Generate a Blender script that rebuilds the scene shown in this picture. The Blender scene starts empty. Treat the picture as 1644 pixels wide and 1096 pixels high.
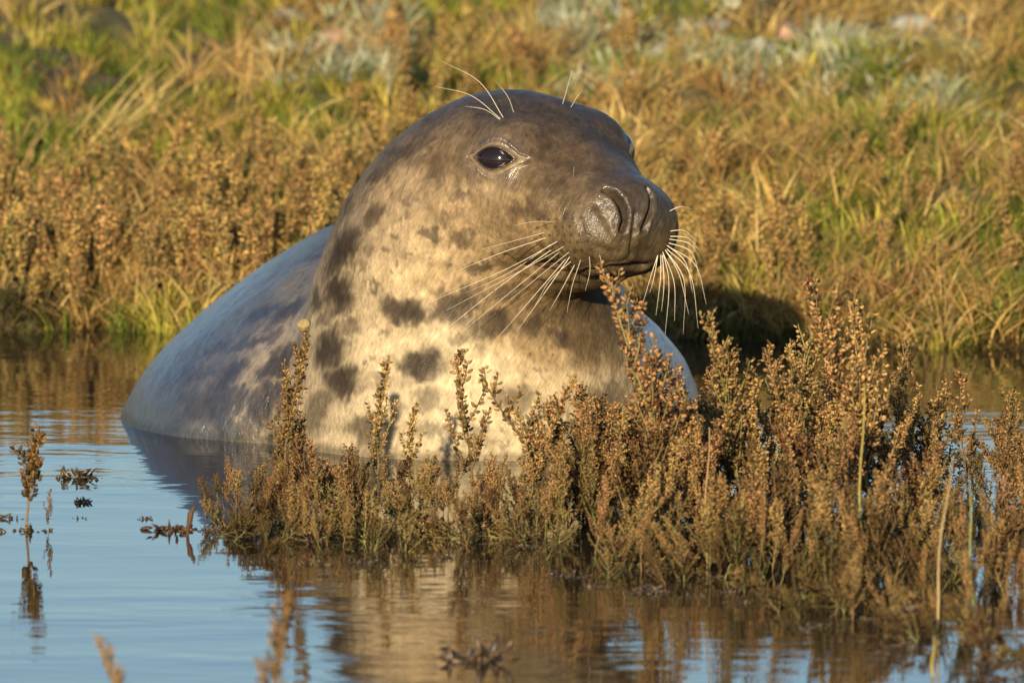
import bpy, bmesh, math, random
import numpy as np

# ------------------------------------------------------------------ camera, sky, sun, exposure
U = 0.0007                      # metres per photograph pixel at the seal
PITCH = math.radians(5.5)
DIST = 15.0
SUN_EL, SUN_AZ = 14.0, -10.0    # degrees; azimuth measured from "behind the camera", negative = from the left

sc = bpy.context.scene
sc.render.engine = 'CYCLES'
sc.cycles.max_bounces = 6
sc.cycles.transparent_max_bounces = 6
sc.cycles.sample_clamp_indirect = 4.0

TARGET = np.array([0.0, 0.0, 0.1316])
FWD = np.array([0.0, math.cos(PITCH), -math.sin(PITCH)])
UPV = np.array([0.0, math.sin(PITCH), math.cos(PITCH)])
RGT = np.array([1.0, 0.0, 0.0])
CAMP = TARGET - FWD * DIST

cam = bpy.data.cameras.new('camera')
camo = bpy.data.objects.new('camera', cam)
sc.collection.objects.link(camo)
sc.camera = camo
camo.location = CAMP
camo.rotation_euler = (math.pi / 2 - PITCH, 0, 0)
cam.sensor_width = 36.0
cam.lens = 36.0 * DIST / (1644 * U)
cam.clip_start = 0.5
cam.clip_end = 3000
cam.dof.use_dof = True
cam.dof.focus_distance = DIST - 0.22
cam.dof.aperture_fstop = cam.lens / 40.0        # a 40 mm wide opening

world = bpy.data.worlds.new('World')
sc.world = world
world.use_nodes = True
wn = world.node_tree.nodes
bg = wn['Background']
sky = wn.new('ShaderNodeTexSky')
sky.sky_type = 'NISHITA'
sky.sun_disc = False
sky.sun_elevation = math.radians(SUN_EL)
# direction towards the sun
_az = math.radians(SUN_AZ)
SUNV = np.array([math.sin(_az) * math.cos(math.radians(SUN_EL)), -math.cos(_az) * math.cos(math.radians(SUN_EL)), math.sin(math.radians(SUN_EL))])
sky.sun_rotation = math.atan2(SUNV[0], SUNV[1])
sky.air_density = 1.0
sky.dust_density = 0.5
sky.ozone_density = 3.0
world.node_tree.links.new(sky.outputs[0], bg.inputs[0])
bg.inputs[1].default_value = 0.088

sun = bpy.data.lights.new('sun', 'SUN')
sun.energy = 5.0
sun.angle = math.radians(0.6)
sun.color = (1.0, 0.81, 0.54)
suno = bpy.data.objects.new('sun', sun)
sc.collection.objects.link(suno)
from mathutils import Vector
suno.rotation_euler = Vector(SUNV).to_track_quat('Z', 'Y').to_euler()
suno.location = (-4, -12, 6)

sc.view_settings.view_transform = 'Standard'
sc.view_settings.look = 'None'
sc.view_settings.gamma = 1.0
sc.view_settings.exposure = 0.68

# ------------------------------------------------------------------ helpers
rng = np.random.default_rng(11)
random.seed(5)

def raydir(px, py):
    d = FWD + RGT * ((px - 822) * U / DIST) + UPV * ((548 - py) * U / DIST)
    return d
def at(px, py, Y):
    """world point seen at a photograph position at depth Y (metres behind the seal's front)"""
    d = raydir(px, py)
    t = (Y - CAMP[1]) / d[1]
    return CAMP + d * t
def on_water(px, py, Z=0.0):
    d = raydir(px, py)
    t = (Z - CAMP[2]) / d[2]
    return CAMP + d * t
def pxu(p):      # metres -> design units
    return np.asarray(p) / U + np.array([822.0, 0, 0])
def mtr(q):
    return (np.asarray(q) - np.array([822.0, 0, 0])) * U

def _h(i, j, k, s):
    n = (i * 374761393 + j * 668265263 + k * 2147483647 + s * 1274126177) & 0xffffffff
    n = ((n ^ (n >> 13)) * 1274126177) & 0xffffffff
    return ((n ^ (n >> 16)) & 0xffff) / 65535.0
def _rot(s):
    a, b, c = 0.7 + 1.3 * s, 0.4 + 0.9 * s, 1.1 + 2.1 * s
    ca, sa, cb, sb, c3, s3 = math.cos(a), math.sin(a), math.cos(b), math.sin(b), math.cos(c), math.sin(c)
    return np.array([[ca, -sa, 0], [sa, ca, 0], [0, 0, 1]]) @ np.array([[cb, 0, sb], [0, 1, 0], [-sb, 0, cb]]) @ np.array([[1, 0, 0], [0, c3, -s3], [0, s3, c3]])
def vnoise(P, s=0):
    P = np.asarray(P, dtype=np.float64) @ _rot(s).T + 0.37 * s
    I = np.floor(P).astype(np.int64)
    f = P - I
    f = f * f * f * (f * (f * 6 - 15) + 10)
    g = 1 - f
    I, J, K = I[:, 0], I[:, 1], I[:, 2]
    def row(b, c): return _h(I, J + b, K + c, s) * g[:, 0] + _h(I + 1, J + b, K + c, s) * f[:, 0]
    return (row(0, 0) * g[:, 1] + row(1, 0) * f[:, 1]) * g[:, 2] + (row(0, 1) * g[:, 1] + row(1, 1) * f[:, 1]) * f[:, 2]
def fbm(P, s=0, o=3):
    r = 0; a = 0.5; t = 0
    for k in range(o):
        r = r + a * vnoise(np.asarray(P) * 2 ** k, s + k); t += a; a *= 0.5
    return r / t

def tag(o, label=None, cat=None, group=None, kind=None):
    if label: o['label'] = label
    if cat: o['category'] = cat
    if group: o['group'] = group
    if kind: o['kind'] = kind
    return o
def link(o, parent=None):
    sc.collection.objects.link(o)
    if parent is not None: o.parent = parent
    return o
def mesh_from(name, V, F4, mat, cols=None, smooth=True):
    """V (n,3), F4 list of index arrays (each (m,3) or (m,4))"""
    me = bpy.data.meshes.new(name)
    V = np.asarray(V, dtype=np.float32)
    if not isinstance(F4, (list, tuple)): F4 = [F4]
    loops = np.concatenate([np.asarray(f, dtype=np.int32).ravel() for f in F4])
    tot = np.concatenate([np.full(len(f), np.asarray(f).shape[1], dtype=np.int32) for f in F4])
    start = np.concatenate([[0], np.cumsum(tot)[:-1]]).astype(np.int32)
    me.vertices.add(len(V)); me.vertices.foreach_set('co', V.ravel())
    me.loops.add(len(loops)); me.loops.foreach_set('vertex_index', loops)
    me.polygons.add(len(tot)); me.polygons.foreach_set('loop_start', start)
    me.polygons.foreach_set('loop_total', tot)
    me.polygons.foreach_set('use_smooth', np.full(len(tot), smooth, dtype=bool))
    if cols is not None:
        c = np.ones((len(V), 4), dtype=np.float32); c[:, :cols.shape[1]] = cols
        at_ = me.color_attributes.new('Col', 'FLOAT_COLOR', 'POINT')
        at_.data.foreach_set('color', c.ravel())
    me.update(calc_edges=True)
    me.validate()
    me.materials.append(mat)
    return me
def tube(P, R, n=5):
    """tube round a polyline; returns verts, quads"""
    P = np.asarray(P, float); R = np.asarray(R, float)
    T = np.gradient(P, axis=0); T /= np.linalg.norm(T, axis=1)[:, None] + 1e-12
    ref = np.array([0.31, 0.77, 0.55])
    A = np.cross(T, ref); A /= np.linalg.norm(A, axis=1)[:, None] + 1e-12
    B = np.cross(T, A)
    th = np.arange(n) * 2 * math.pi / n
    V = P[:, None] + R[:, None, None] * (np.cos(th)[None, :, None] * A[:, None] + np.sin(th)[None, :, None] * B[:, None])
    m = len(P)
    i, j = np.meshgrid(np.arange(m - 1), np.arange(n), indexing='ij')
    j2 = (j + 1) % n
    F = np.stack([i * n + j, i * n + j2, (i + 1) * n + j2, (i + 1) * n + j], -1).reshape(-1, 4)
    return V.reshape(-1, 3), F

class NT:
    def __init__(self, name):
        self.m = bpy.data.materials.new(name); self.m.use_nodes = True
        self.t = self.m.node_tree; self.n = self.t.nodes; self.p = self.n['Principled BSDF']
        self.out = self.n['Material Output']
    def new(self, ty, **kw):
        x = self.n.new(ty)
        for k, v in kw.items(): setattr(x, k, v)
        return x
    def link(self, a, b): self.t.links.new(a, b)
    def attr(self, nm='Col'):
        x = self.new('ShaderNodeAttribute'); x.attribute_name = nm; return x
    def noise(self, scale, detail=3, coord=None, rough=0.5):
        x = self.new('ShaderNodeTexNoise'); x.inputs['Scale'].default_value = scale
        x.inputs['Detail'].default_value = detail; x.inputs['Roughness'].default_value = rough
        if coord is not None: self.link(coord, x.inputs['Vector'])
        return x
    def mul(self, a, fac, lo, hi):
        """multiply colour a by a value remapped from fac (0..1) to lo..hi"""
        mr = self.new('ShaderNodeMapRange'); mr.inputs[1].default_value = 0.25; mr.inputs[2].default_value = 0.75
        mr.inputs[3].default_value = lo; mr.inputs[4].default_value = hi; self.link(fac, mr.inputs[0])
        mx = self.new('ShaderNodeVectorMath', operation='SCALE'); self.link(a, mx.inputs[0]); self.link(mr.outputs[0], mx.inputs['Scale'])
        return mx.outputs[0]

# ------------------------------------------------------------------ materials
def mat_leafy(name, trans=0.25, rough=0.55, vary=True, spec=0.4):
    k = NT(name)
    col = k.attr().outputs['Color']
    tc = k.new('ShaderNodeTexCoord')
    nz = k.noise(420, 2, tc.outputs['Object'])
    c = k.mul(col, nz.outputs['Fac'], 0.75, 1.25)
    if vary:
        oi = k.new('ShaderNodeObjectInfo')
        hs = k.new('ShaderNodeHueSaturation')
        m1 = k.new('ShaderNodeMapRange'); m1.inputs[3].default_value = 0.75; m1.inputs[4].default_value = 1.25
        k.link(oi.outputs['Random'], m1.inputs[0]); k.link(m1.outputs[0], hs.inputs['Value'])
        m2 = k.new('ShaderNodeMath', operation='MULTIPLY'); m2.inputs[1].default_value = 37.7
        k.link(oi.outputs['Random'], m2.inputs[0])
        fr = k.new('ShaderNodeMath', operation='FRACT'); k.link(m2.outputs[0], fr.inputs[0])
        m3 = k.new('ShaderNodeMapRange'); m3.inputs[3].default_value = 0.485; m3.inputs[4].default_value = 0.515
        k.link(fr.outputs[0], m3.inputs[0]); k.link(m3.outputs[0], hs.inputs['Hue'])
        k.link(c, hs.inputs['Color']); c = hs.outputs[0]
    k.link(c, k.p.inputs['Base Color'])
    k.p.inputs['Roughness'].default_value = rough
    k.p.inputs['Specular IOR Level'].default_value = spec
    if trans > 0:
        tr = k.new('ShaderNodeBsdfTranslucent'); k.link(c, tr.inputs['Color'])
        mx = k.new('ShaderNodeMixShader'); mx.inputs[0].default_value = trans
        k.link(k.p.outputs[0], mx.inputs[1]); k.link(tr.outputs[0], mx.inputs[2])
        k.link(mx.outputs[0], k.out.inputs['Surface'])
    return k.m
M_LEAF = mat_leafy('fleshy_leaf', 0.04, 0.55, True, 0.14)
M_STEM = mat_leafy('plant_stem', 0.0, 0.6, True, 0.15)
M_GRASS = mat_leafy('grass_blade', 0.25, 0.65, False, 0.10)

def mat_seal():
    k = NT('seal_fur')
    col = k.attr('Col').outputs['Color']
    wet = k.attr('Wet')
    tc = k.new('ShaderNodeTexCoord')
    # hair-like streaks follow the "flow" attribute stored per vertex (u across the hair, v along it)
    fl = k.attr('Flow').outputs['Vector']
    st = k.noise(1.0, 3, fl, 0.6)
    vm = k.new('ShaderNodeVectorMath', operation='MULTIPLY'); vm.inputs[1].default_value = (0.42, 0.42, 0.6); k.link(fl, vm.inputs[0])
    st2 = k.noise(1.0, 2, vm.outputs[0], 0.5)
    c = k.mul(col, st.outputs['Fac'], 0.80, 1.20)
    c = k.mul(c, st2.outputs['Fac'], 0.86, 1.14)
    n2 = k.noise(38, 4, tc.outputs['Object'], 0.6)
    c = k.mul(c, n2.outputs['Fac'], 0.86, 1.14)
    k.link(c, k.p.inputs['Base Color'])
    sep = k.new('ShaderNodeSeparateColor'); k.link(wet.outputs['Color'], sep.inputs[0])
    mr = k.new('ShaderNodeMapRange'); mr.inputs[3].default_value = 0.80; mr.inputs[4].default_value = 0.38
    k.link(sep.outputs[0], mr.inputs[0]); k.link(mr.outputs[0], k.p.inputs['Roughness'])
    ms = k.new('ShaderNodeMapRange'); ms.inputs[3].default_value = 0.06; ms.inputs[4].default_value = 0.45
    k.link(sep.outputs[0], ms.inputs[0]); k.link(ms.outputs[0], k.p.inputs['Specular IOR Level'])
    mc = k.new('ShaderNodeMapRange'); mc.inputs[3].default_value = 0.0; mc.inputs[4].default_value = 0.9
    k.link(sep.outputs[0], mc.inputs[0]); k.link(mc.outputs[0], k.p.inputs['Coat Weight'])
    k.p.inputs['Coat Roughness'].default_value = 0.25
    k.p.inputs['Coat IOR'].default_value = 2.3
    b1 = k.new('ShaderNodeBump'); b1.inputs['Strength'].default_value = 0.7; b1.inputs['Distance'].default_value = 0.0014
    sm = k.new('ShaderNodeMath', operation='MULTIPLY_ADD'); sm.inputs[1].default_value = 1.6
    k.link(st2.outputs['Fac'], sm.inputs[0]); k.link(st.outputs['Fac'], sm.inputs[2])
    k.link(sm.outputs[0], b1.inputs['Height'])
    n3 = k.noise(520, 2, tc.outputs['Object'])
    b2 = k.new('ShaderNodeBump'); b2.inputs['Distance'].default_value = 0.0012
    k.link(sep.outputs[1], b2.inputs['Strength'])
    k.link(n3.outputs['Fac'], b2.inputs['Height']); k.link(b1.outputs[0], b2.inputs['Normal'])
    k.link(b2.outputs[0], k.p.inputs['Normal'])
    k.link(b2.outputs[0], k.p.inputs['Coat Normal'])
    return k.m
M_SEAL = mat_seal()

def mat_plain(name, col, rough, spec=0.5, coat=0.0, nscale=None):
    k = NT(name)
    if nscale:
        tc = k.new('ShaderNodeTexCoord'); nz = k.noise(nscale, 4, tc.outputs['Object'])
        rgb = k.new('ShaderNodeRGB'); rgb.outputs[0].default_value = (*col, 1)
        k.link(k.mul(rgb.outputs[0], nz.outputs['Fac'], 0.6, 1.35), k.p.inputs['Base Color'])
        b = k.new('ShaderNodeBump'); b.inputs['Strength'].default_value = 0.5; b.inputs['Distance'].default_value = 0.003
        k.link(nz.outputs['Fac'], b.inputs['Height']); k.link(b.outputs[0], k.p.inputs['Normal'])
    else:
        k.p.inputs['Base Color'].default_value = (*col, 1)
    k.p.inputs['Roughness'].default_value = rough
    k.p.inputs['Specular IOR Level'].default_value = spec
    k.p.inputs['Coat Weight'].default_value = coat
    k.p.inputs['Coat Roughness'].default_value = 0.02
    return k.m
M_EYE = mat_plain('wet_eye', (0.012, 0.007, 0.008), 0.10, 0.15, 0.55)
M_WHISK = mat_plain('whisker_hair', (0.62, 0.55, 0.42), 0.35, 0.5)

def mat_water():
    k = NT('pond_water')
    tc = k.new('ShaderNodeTexCoord')
    mp = k.new('ShaderNodeMapping'); mp.inputs['Scale'].default_value = (0.42, 1.0, 1.0)
    k.link(tc.outputs['Object'], mp.inputs['Vector'])
    big = k.noise(2.2, 2, mp.outputs[0])                # where the surface is ruffled
    mid = k.noise(12, 2, mp.outputs[0])
    fin = k.noise(46, 2, mp.outputs[0])
    k.p.inputs['Base Color'].default_value = (0.030, 0.024, 0.015, 1)
    k.p.inputs['Roughness'].default_value = 0.015
    k.p.inputs['IOR'].default_value = 1.333
    msk = k.new('ShaderNodeMapRange'); msk.inputs[1].default_value = 0.35; msk.inputs[2].default_value = 0.65
    msk.inputs[3].default_value = 0.10; msk.inputs[4].default_value = 1.0
    k.link(big.outputs['Fac'], msk.inputs[0])
    h1 = k.new('ShaderNodeMath', operation='MULTIPLY_ADD')
    k.link(fin.outputs['Fac'], h1.inputs[0]); h1.inputs[1].default_value = 0.22; k.link(mid.outputs['Fac'], h1.inputs[2])
    h2 = k.new('ShaderNodeMath', operation='MULTIPLY'); k.link(h1.outputs[0], h2.inputs[0]); k.link(msk.outputs[0], h2.inputs[1])
    b = k.new('ShaderNodeBump'); b.inputs['Strength'].default_value = 1.0; b.inputs['Distance'].default_value = 0.0021
    k.link(h2.outputs[0], b.inputs['Height']); k.link(b.outputs[0], k.p.inputs['Normal'])
    return k.m
M_WATER = mat_water()

def mat_ground():
    k = NT('marsh_mud')
    tc = k.new('ShaderNodeTexCoord')
    n1 = k.noise(9, 5, tc.outputs['Object'], 0.65)
    n2 = k.noise(70, 4, tc.outputs['Object'], 0.6)
    cr = k.new('ShaderNodeValToRGB')
    e = cr.color_ramp.elements
    e[0].position = 0.3; e[0].color = (0.035, 0.028, 0.014, 1)
    e[1].position = 0.7; e[1].color = (0.16, 0.12, 0.055, 1)
    m = e.new(0.5); m.color = (0.075, 0.066, 0.026, 1)
    k.link(n1.outputs['Fac'], cr.inputs[0])
    k.link(k.mul(cr.outputs[0], n2.outputs['Fac'], 0.6, 1.4), k.p.inputs['Base Color'])
    k.p.inputs['Roughness'].default_value = 0.8
    b = k.new('ShaderNodeBump'); b.inputs['Strength'].default_value = 0.8; b.inputs['Distance'].default_value = 0.01
    k.link(n2.outputs['Fac'], b.inputs['Height']); k.link(b.outputs[0], k.p.inputs['Normal'])
    return k.m
M_GROUND = mat_ground()

# ------------------------------------------------------------------ ground and water
def shore(X):
    """depth (Y) of the far water's edge"""
    return 1.42 - 0.10 * np.clip((X + 0.1) / 0.6, -0.5, 1.2) + 0.035 * np.sin(X * 9.0) + 0.02 * np.sin(X * 23 + 1)
def ground_z(X, Y):
    X = np.asarray(X, float); Y = np.asarray(Y, float)
    d = Y - shore(np.clip(X, -3, 3))
    prof = np.interp(d, [-40, -1.0, -0.12, 0.0, 0.08, 0.25, 0.7, 1.6, 2.6, 4.5, 8, 40, 400], [-0.45, -0.35, -0.07, 0.0, 0.035, 0.06, 0.12, 0.20, 0.29, 0.39, 0.45, 0.5, 0.6])
    near = np.interp(-(Y + 9.0), [0, 1.2, 3.0, 400], [0, 0.0, 0.75, 0.9])        # the near bank, behind and under the photographer
    amp = np.clip(d * 1.5, 0, 1) * (np.abs(Y) < 60)
    P = np.stack([X, Y, np.zeros_like(X)], -1).reshape(-1, 3)
    n = (fbm(P * 3.1, 3, 3) - 0.5).reshape(X.shape) * 0.10 + (fbm(P * 11, 9, 2) - 0.5).reshape(X.shape) * 0.03
    return np.where(Y < -9.0, -0.45 + near * 1.6, prof) + n * amp

def graded(vals):
    return np.concatenate([np.arange(a, b, s) for a, b, s in vals])
gx = graded([(-600, -60, 60), (-60, -6, 6), (-6, -1.5, 0.3), (-1.5, 1.5, 0.025), (1.5, 6, 0.3), (6, 60, 6), (60, 601, 60)])
gy = graded([(-600, -60, 60), (-60, -16, 4), (-16, -8, 0.5), (-8, 1.0, 0.3), (1.0, 5.0, 0.025), (5, 12, 0.25), (12, 60, 6), (60, 601, 60)])
GX, GY = np.meshgrid(gx, gy, indexing='ij')
GZ = ground_z(GX, GY)
nx, ny = GX.shape
ii, jj = np.meshgrid(np.arange(nx - 1), np.arange(ny - 1), indexing='ij')
FF = np.stack([ii * ny + jj, (ii + 1) * ny + jj, (ii + 1) * ny + jj + 1, ii * ny + jj + 1], -1).reshape(-1, 4)
ground = link(bpy.data.objects.new('ground', mesh_from('ground', np.stack([GX, GY, GZ], -1).reshape(-1, 3), FF, M_GROUND)))
tag(ground, 'low grassy marsh bank rising behind the pool', kind='structure')

wx = graded([(-40, -2, 2), (-2, 2, 0.1), (2, 41, 2)]); wy = graded([(-11, 2.0, 0.25)])
WX, WY = np.meshgrid(wx, wy, indexing='ij'); nx, ny = WX.shape
ii, jj = np.meshgrid(np.arange(nx - 1), np.arange(ny - 1), indexing='ij')
FF = np.stack([ii * ny + jj, (ii + 1) * ny + jj, (ii + 1) * ny + jj + 1, ii * ny + jj + 1], -1).reshape(-1, 4)
water = link(bpy.data.objects.new('water', mesh_from('water', np.stack([WX, WY, 0 * WX], -1).reshape(-1, 3), FF, M_WATER)))
tag(water, 'still brown shallow pool reflecting pale blue sky', kind='structure')

# ------------------------------------------------------------------ the seal
def P_(px, py, y):            # design point (pixel units) seen at px,py at depth y (pixel units)
    return pxu(at(px, py, y * U))
def rcone(P, a, b, r1, r2, sy=1.0):
    S = np.array([1, 1 / sy, 1]); a = a * S; b = b * S; P = P * S
    ba = b - a; t = np.clip(((P - a) @ ba) / (ba @ ba), 0, 1)
    return np.linalg.norm(P - a - t[:, None] * ba, axis=1) - (r1 + (r2 - r1) * t)
def smin(a, b, k):
    h = np.clip(0.5 + 0.5 * (b - a) / k, 0, 1)
    return b + (a - b) * h - k * h * (1 - h)
def smax(a, b, k): return -smin(-a, -b, k)
YAW = math.radians(40)
HF = np.array([math.sin(YAW), -math.cos(YAW), 0.0])      # face direction
HB = np.array([-math.cos(YAW), -math.sin(YAW), 0.0])     # towards the eye on the camera's side
HU = np.array([0.0, 0.0, 1.0])
HO = P_(889, 243, 60)                                      # midway between the eyes
def HL(a, b, c): return HO + a * HF + b * HB + c * HU
def local(P):
    Q = P - HO
    return np.stack([Q @ HF, Q @ HB, Q @ HU], -1)
def ell(L, c, r):
    q = L - np.array(c); r = np.array(r, float)
    k0 = np.linalg.norm(q / r, axis=1); k1 = np.linalg.norm(q / r ** 2, axis=1) + 1e-9
    return k0 * (k0 - 1) / k1
def lcone(L, a, b, r1, r2, s=(1, 1, 1)):
    S = 1 / np.array(s, float); a = np.array(a, float) * S; b = np.array(b, float) * S; L = L * S
    ba = b - a; t = np.clip(((L - a) @ ba) / (ba @ ba), 0, 1)
    return np.linalg.norm(L - a - t[:, None] * ba, axis=1) - (r1 + (r2 - r1) * t)

def spheres(path, step=30.0):
    """dense spheres along a smooth path of (px, py, depth, radius)"""
    C = np.array([[*P_(x, y, d), r] for x, y, d, r in path])
    C = np.vstack([2 * C[0] - C[1], C, 2 * C[-1] - C[-2]])
    out = []
    for i in range(1, len(C) - 2):
        a, b, c, d = C[i - 1], C[i], C[i + 1], C[i + 2]
        n = max(2, int(np.linalg.norm((c - b)[:3]) / step))
        for t in np.arange(n) / n:
            out.append(0.5 * (2 * b + (c - a) * t + (2 * a - 5 * b + 4 * c - d) * t * t + (3 * b - a - 3 * c + d) * t ** 3))
    out.append(C[-2])
    return np.array(out)
NECK = spheres([(800, 296, 130, 138), (760, 345, 170, 168), (735, 405, 205, 192), (735, 470, 235, 216), (745, 545, 255, 246), (762, 640, 265, 290), (775, 740, 270, 325)], 42)
TRUNK = spheres([(690, 580, 640, 268), (590, 615, 660, 252), (460, 665, 660, 207), (335, 715, 650, 154), (285, 800, 760, 90)], 42)
SHO = P_(872, 712, 420)
def blob(P, S, k=22.0, sy=1.0):
    acc = np.zeros(len(P))
    if sy != 1.0:
        P = P * np.array([1, 1 / sy, 1]); S = S * np.array([1, 1 / sy, 1, 1])
    for s in S:
        acc += np.exp(-np.clip((np.sqrt(((P - s[:3]) ** 2).sum(1)) - s[3]) / k, -30, 30))
    return -k * np.log(acc) + k * 0.9
def head_sdf(L):
    d = ell(L, (-95, 0, -35), (165, 138, 119))                                # cranium
    d = smin(d, lcone(L, (-40, 0, -35), (145, 0, -100), 114, 78, (1, 1.10, 1)), 45)   # long muzzle
    for s in (1, -1):
        d = smin(d, ell(L, (0, 88 * s, 8), (52, 46, 44)), 40)                  # brow and orbit
        d = smin(d, ell(L, (154, 44 * s, -120), (66, 54, 60)), 55)             # whisker pad
        d = smin(d, ell(L, (20, 92 * s, -95), (95, 48, 75)), 50)               # cheek
    d = smin(d, ell(L, (184, 0, -80), (42, 46, 44)), 26)                       # nose
    jaw = lcone(L, (-40, 0, -165), (132, 0, -170), 88, 37, (1, 1.05, 1))
    d = smin(d, jaw, 12)
    return d
def base_sdf(P):
    L = local(P)
    d = head_sdf(L)
    d = smin(d, blob(P, NECK), 50)
    t = blob(P, TRUNK, 22.0, 2.0)
    t = smin(t, ell(P, SHO, (268, 250, 272)), 70)
    d = smin(d, t, 26)
    return d

def trace_many(pl, f=base_sdf):
    """where the photograph's rays meet the animal"""
    D = np.array([raydir(*p) for p in pl]); D /= np.linalg.norm(D, axis=1)[:, None]
    o = pxu(CAMP); t = np.full(len(D), (DIST / U) - 900.0)
    for _ in range(120):
        v = f(o + D * t[:, None])
        t += np.clip(v * 0.75, -60, 400) * (t < DIST / U + 2500)
    return o + D * t[:, None], np.abs(v) < 1.0
def trace(px, py):
    h, ok = trace_many([(px, py)]); return h[0], ok[0]
def grad(f, P, e=0.6):
    g = np.empty_like(P)
    for i in range(3):
        q = np.zeros(3); q[i] = e
        g[:, i] = (f(P + q) - f(P - q)) / (2 * e)
    return g
def normal(P, f=base_sdf):
    g = grad(f, P[None])[0]; return g / np.linalg.norm(g)

# eyes: found on the surface on the camera's side, mirrored to the other side
EYE, _ok = trace(793, 254)
EN = normal(EYE)
def mirror(v, point=True):
    l = np.array([(v - HO) @ HF, (v - HO) @ HB, (v - HO) @ HU]) if point else np.array([v @ HF, v @ HB, v @ HU])
    l[1] *= -1
    r = l[0] * HF + l[1] * HB + l[2] * HU
    return HO + r if point else r
EYES = []
for c, n_ in ((EYE, EN), (mirror(EYE), mirror(EN, False))):
    e1 = np.cross(np.array([0, 0, 1.0]), n_); e1 /= np.linalg.norm(e1); e2 = np.cross(n_, e1)
    EYES.append((c, n_, e1, e2))

def poly_dist(P, pts):
    d = np.full(len(P), 1e9); 
    for a, b in zip(pts[:-1], pts[1:]):
        ba = b - a; t = np.clip(((P - a) @ ba) / (ba @ ba), 0, 1)
        d = np.minimum(d, np.linalg.norm(P - a - t[:, None] * ba, axis=1))
    return d
def surf(pl): 
    h, ok = trace_many(pl); return list(h[ok])
CREASES = []   # (points, depth, width)
def crease(pl, depth, width):
    q = surf(pl)
    if len(q) != len(pl): print('crease misses', pl[0], len(q), len(pl))
    CREASES.append((np.array(q), depth, width))
crease([(972, 306), (984, 311), (994, 322), (1001, 338), (1003, 354), (999, 368)], 17, 4.6)      # nostril slit
crease([(986, 312), (996, 326), (1001, 342)], 9, 4.5)
crease([(1040, 303), (1046, 318), (1045, 336), (1038, 354), (1033, 368)], 14, 4.0)               # other nostril
crease([(1016, 374), (1014, 392), (1012, 408)], 4, 4)                                            # lip groove
crease([(960, 330), (975, 352), (985, 374), (1000, 382)], 3.5, 7)                                # edge of the pad
crease([(1036, 425), (1010, 424), (980, 428), (945, 434), (905, 439), (868, 434), (838, 424), (815, 412)], 9, 5)  # mouth
crease([(1030, 428), (1005, 428), (985, 431)], 8, 6)
crease([(1004, 416), (980, 420), (950, 424), (920, 428)], 2.5, 4)
crease([(925, 345), (935, 365), (938, 388)], 1.6, 6)
crease([(1018, 345), (1016, 360), (1018, 372)], 3, 4)
crease([(955, 395), (975, 402), (995, 404)], 1.8, 5)
crease([(860, 392), (880, 410), (910, 420)], 1.8, 6)
crease([(960, 448), (985, 446), (1004, 444)], 2, 4)
crease([(560, 300), (545, 350), (520, 400)], 3, 16)
crease([(600, 440), (560, 520), (545, 600)], 2.5, 18)
crease([(842, 446), (880, 456), (930, 456)], 3, 6)
crease([(828, 462), (870, 476), (925, 480)], 2.5, 7)
crease([(688, 240), (682, 244)], 7, 4)                                                           # ear hole
crease([(700, 280), (740, 296), (800, 300)], 1.6, 10)
EAR = trace(690, 233)[0]
def eye_q(P, E):
    c, n_, e1, e2 = E
    D = P - c
    u = D @ e1; v = D @ e2; w = D @ n_
    q = np.sqrt((u / 32) ** 2 + (v / (16.0 * np.clip(1.0 - 0.35 * (u / 32) ** 2, 0.4, 1))) ** 2)
    return q, w, np.hypot(u, v)
def relief(P):
    """inward displacement of the skin (pixel units): slits, folds, eyelids, soft unevenness"""
    d = np.zeros(len(P))
    for pts, dep, wid in CREASES:
        lo = pts.min(0) - 4 * wid; hi = pts.max(0) + 4 * wid
        m = np.all((P > lo) & (P < hi), axis=1)
        if m.any():
            r = poly_dist(P[m], pts)
            d[m] += dep * np.exp(-(r / wid) ** 2) - 0.14 * dep * np.exp(-((r - 2.4 * wid) / (1.4 * wid)) ** 2)
    for E in EYES:
        m = np.linalg.norm(P - E[0], axis=1) < 95
        if m.any():
            q, w, r = eye_q(P[m], E)
            v = (P[m] - E[0]) @ E[3]
            d[m] += 16 / (1 + np.exp(np.clip((q - 0.95) / 0.03, -30, 30))) - (4.0 + 2.0 * (v > 0)) * np.exp(-((q - 1.12) / 0.15) ** 2) + 1.6 * np.exp(-((q - 1.6) / 0.16) ** 2) - 1.2 * np.exp(-((q - 2.05) / 0.2) ** 2)
    m = np.linalg.norm(P - EAR, axis=1) < 40
    d[m] -= 3 * np.exp(-(np.linalg.norm(P[m] - EAR, axis=1) / 8) ** 2)
    d += (fbm(P / 60.0, 21, 3) - 0.5) * 6.0
    d += (fbm(P / np.array([9.0, 9, 20]), 25, 2) - 0.5) * 1.0
    return d

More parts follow.
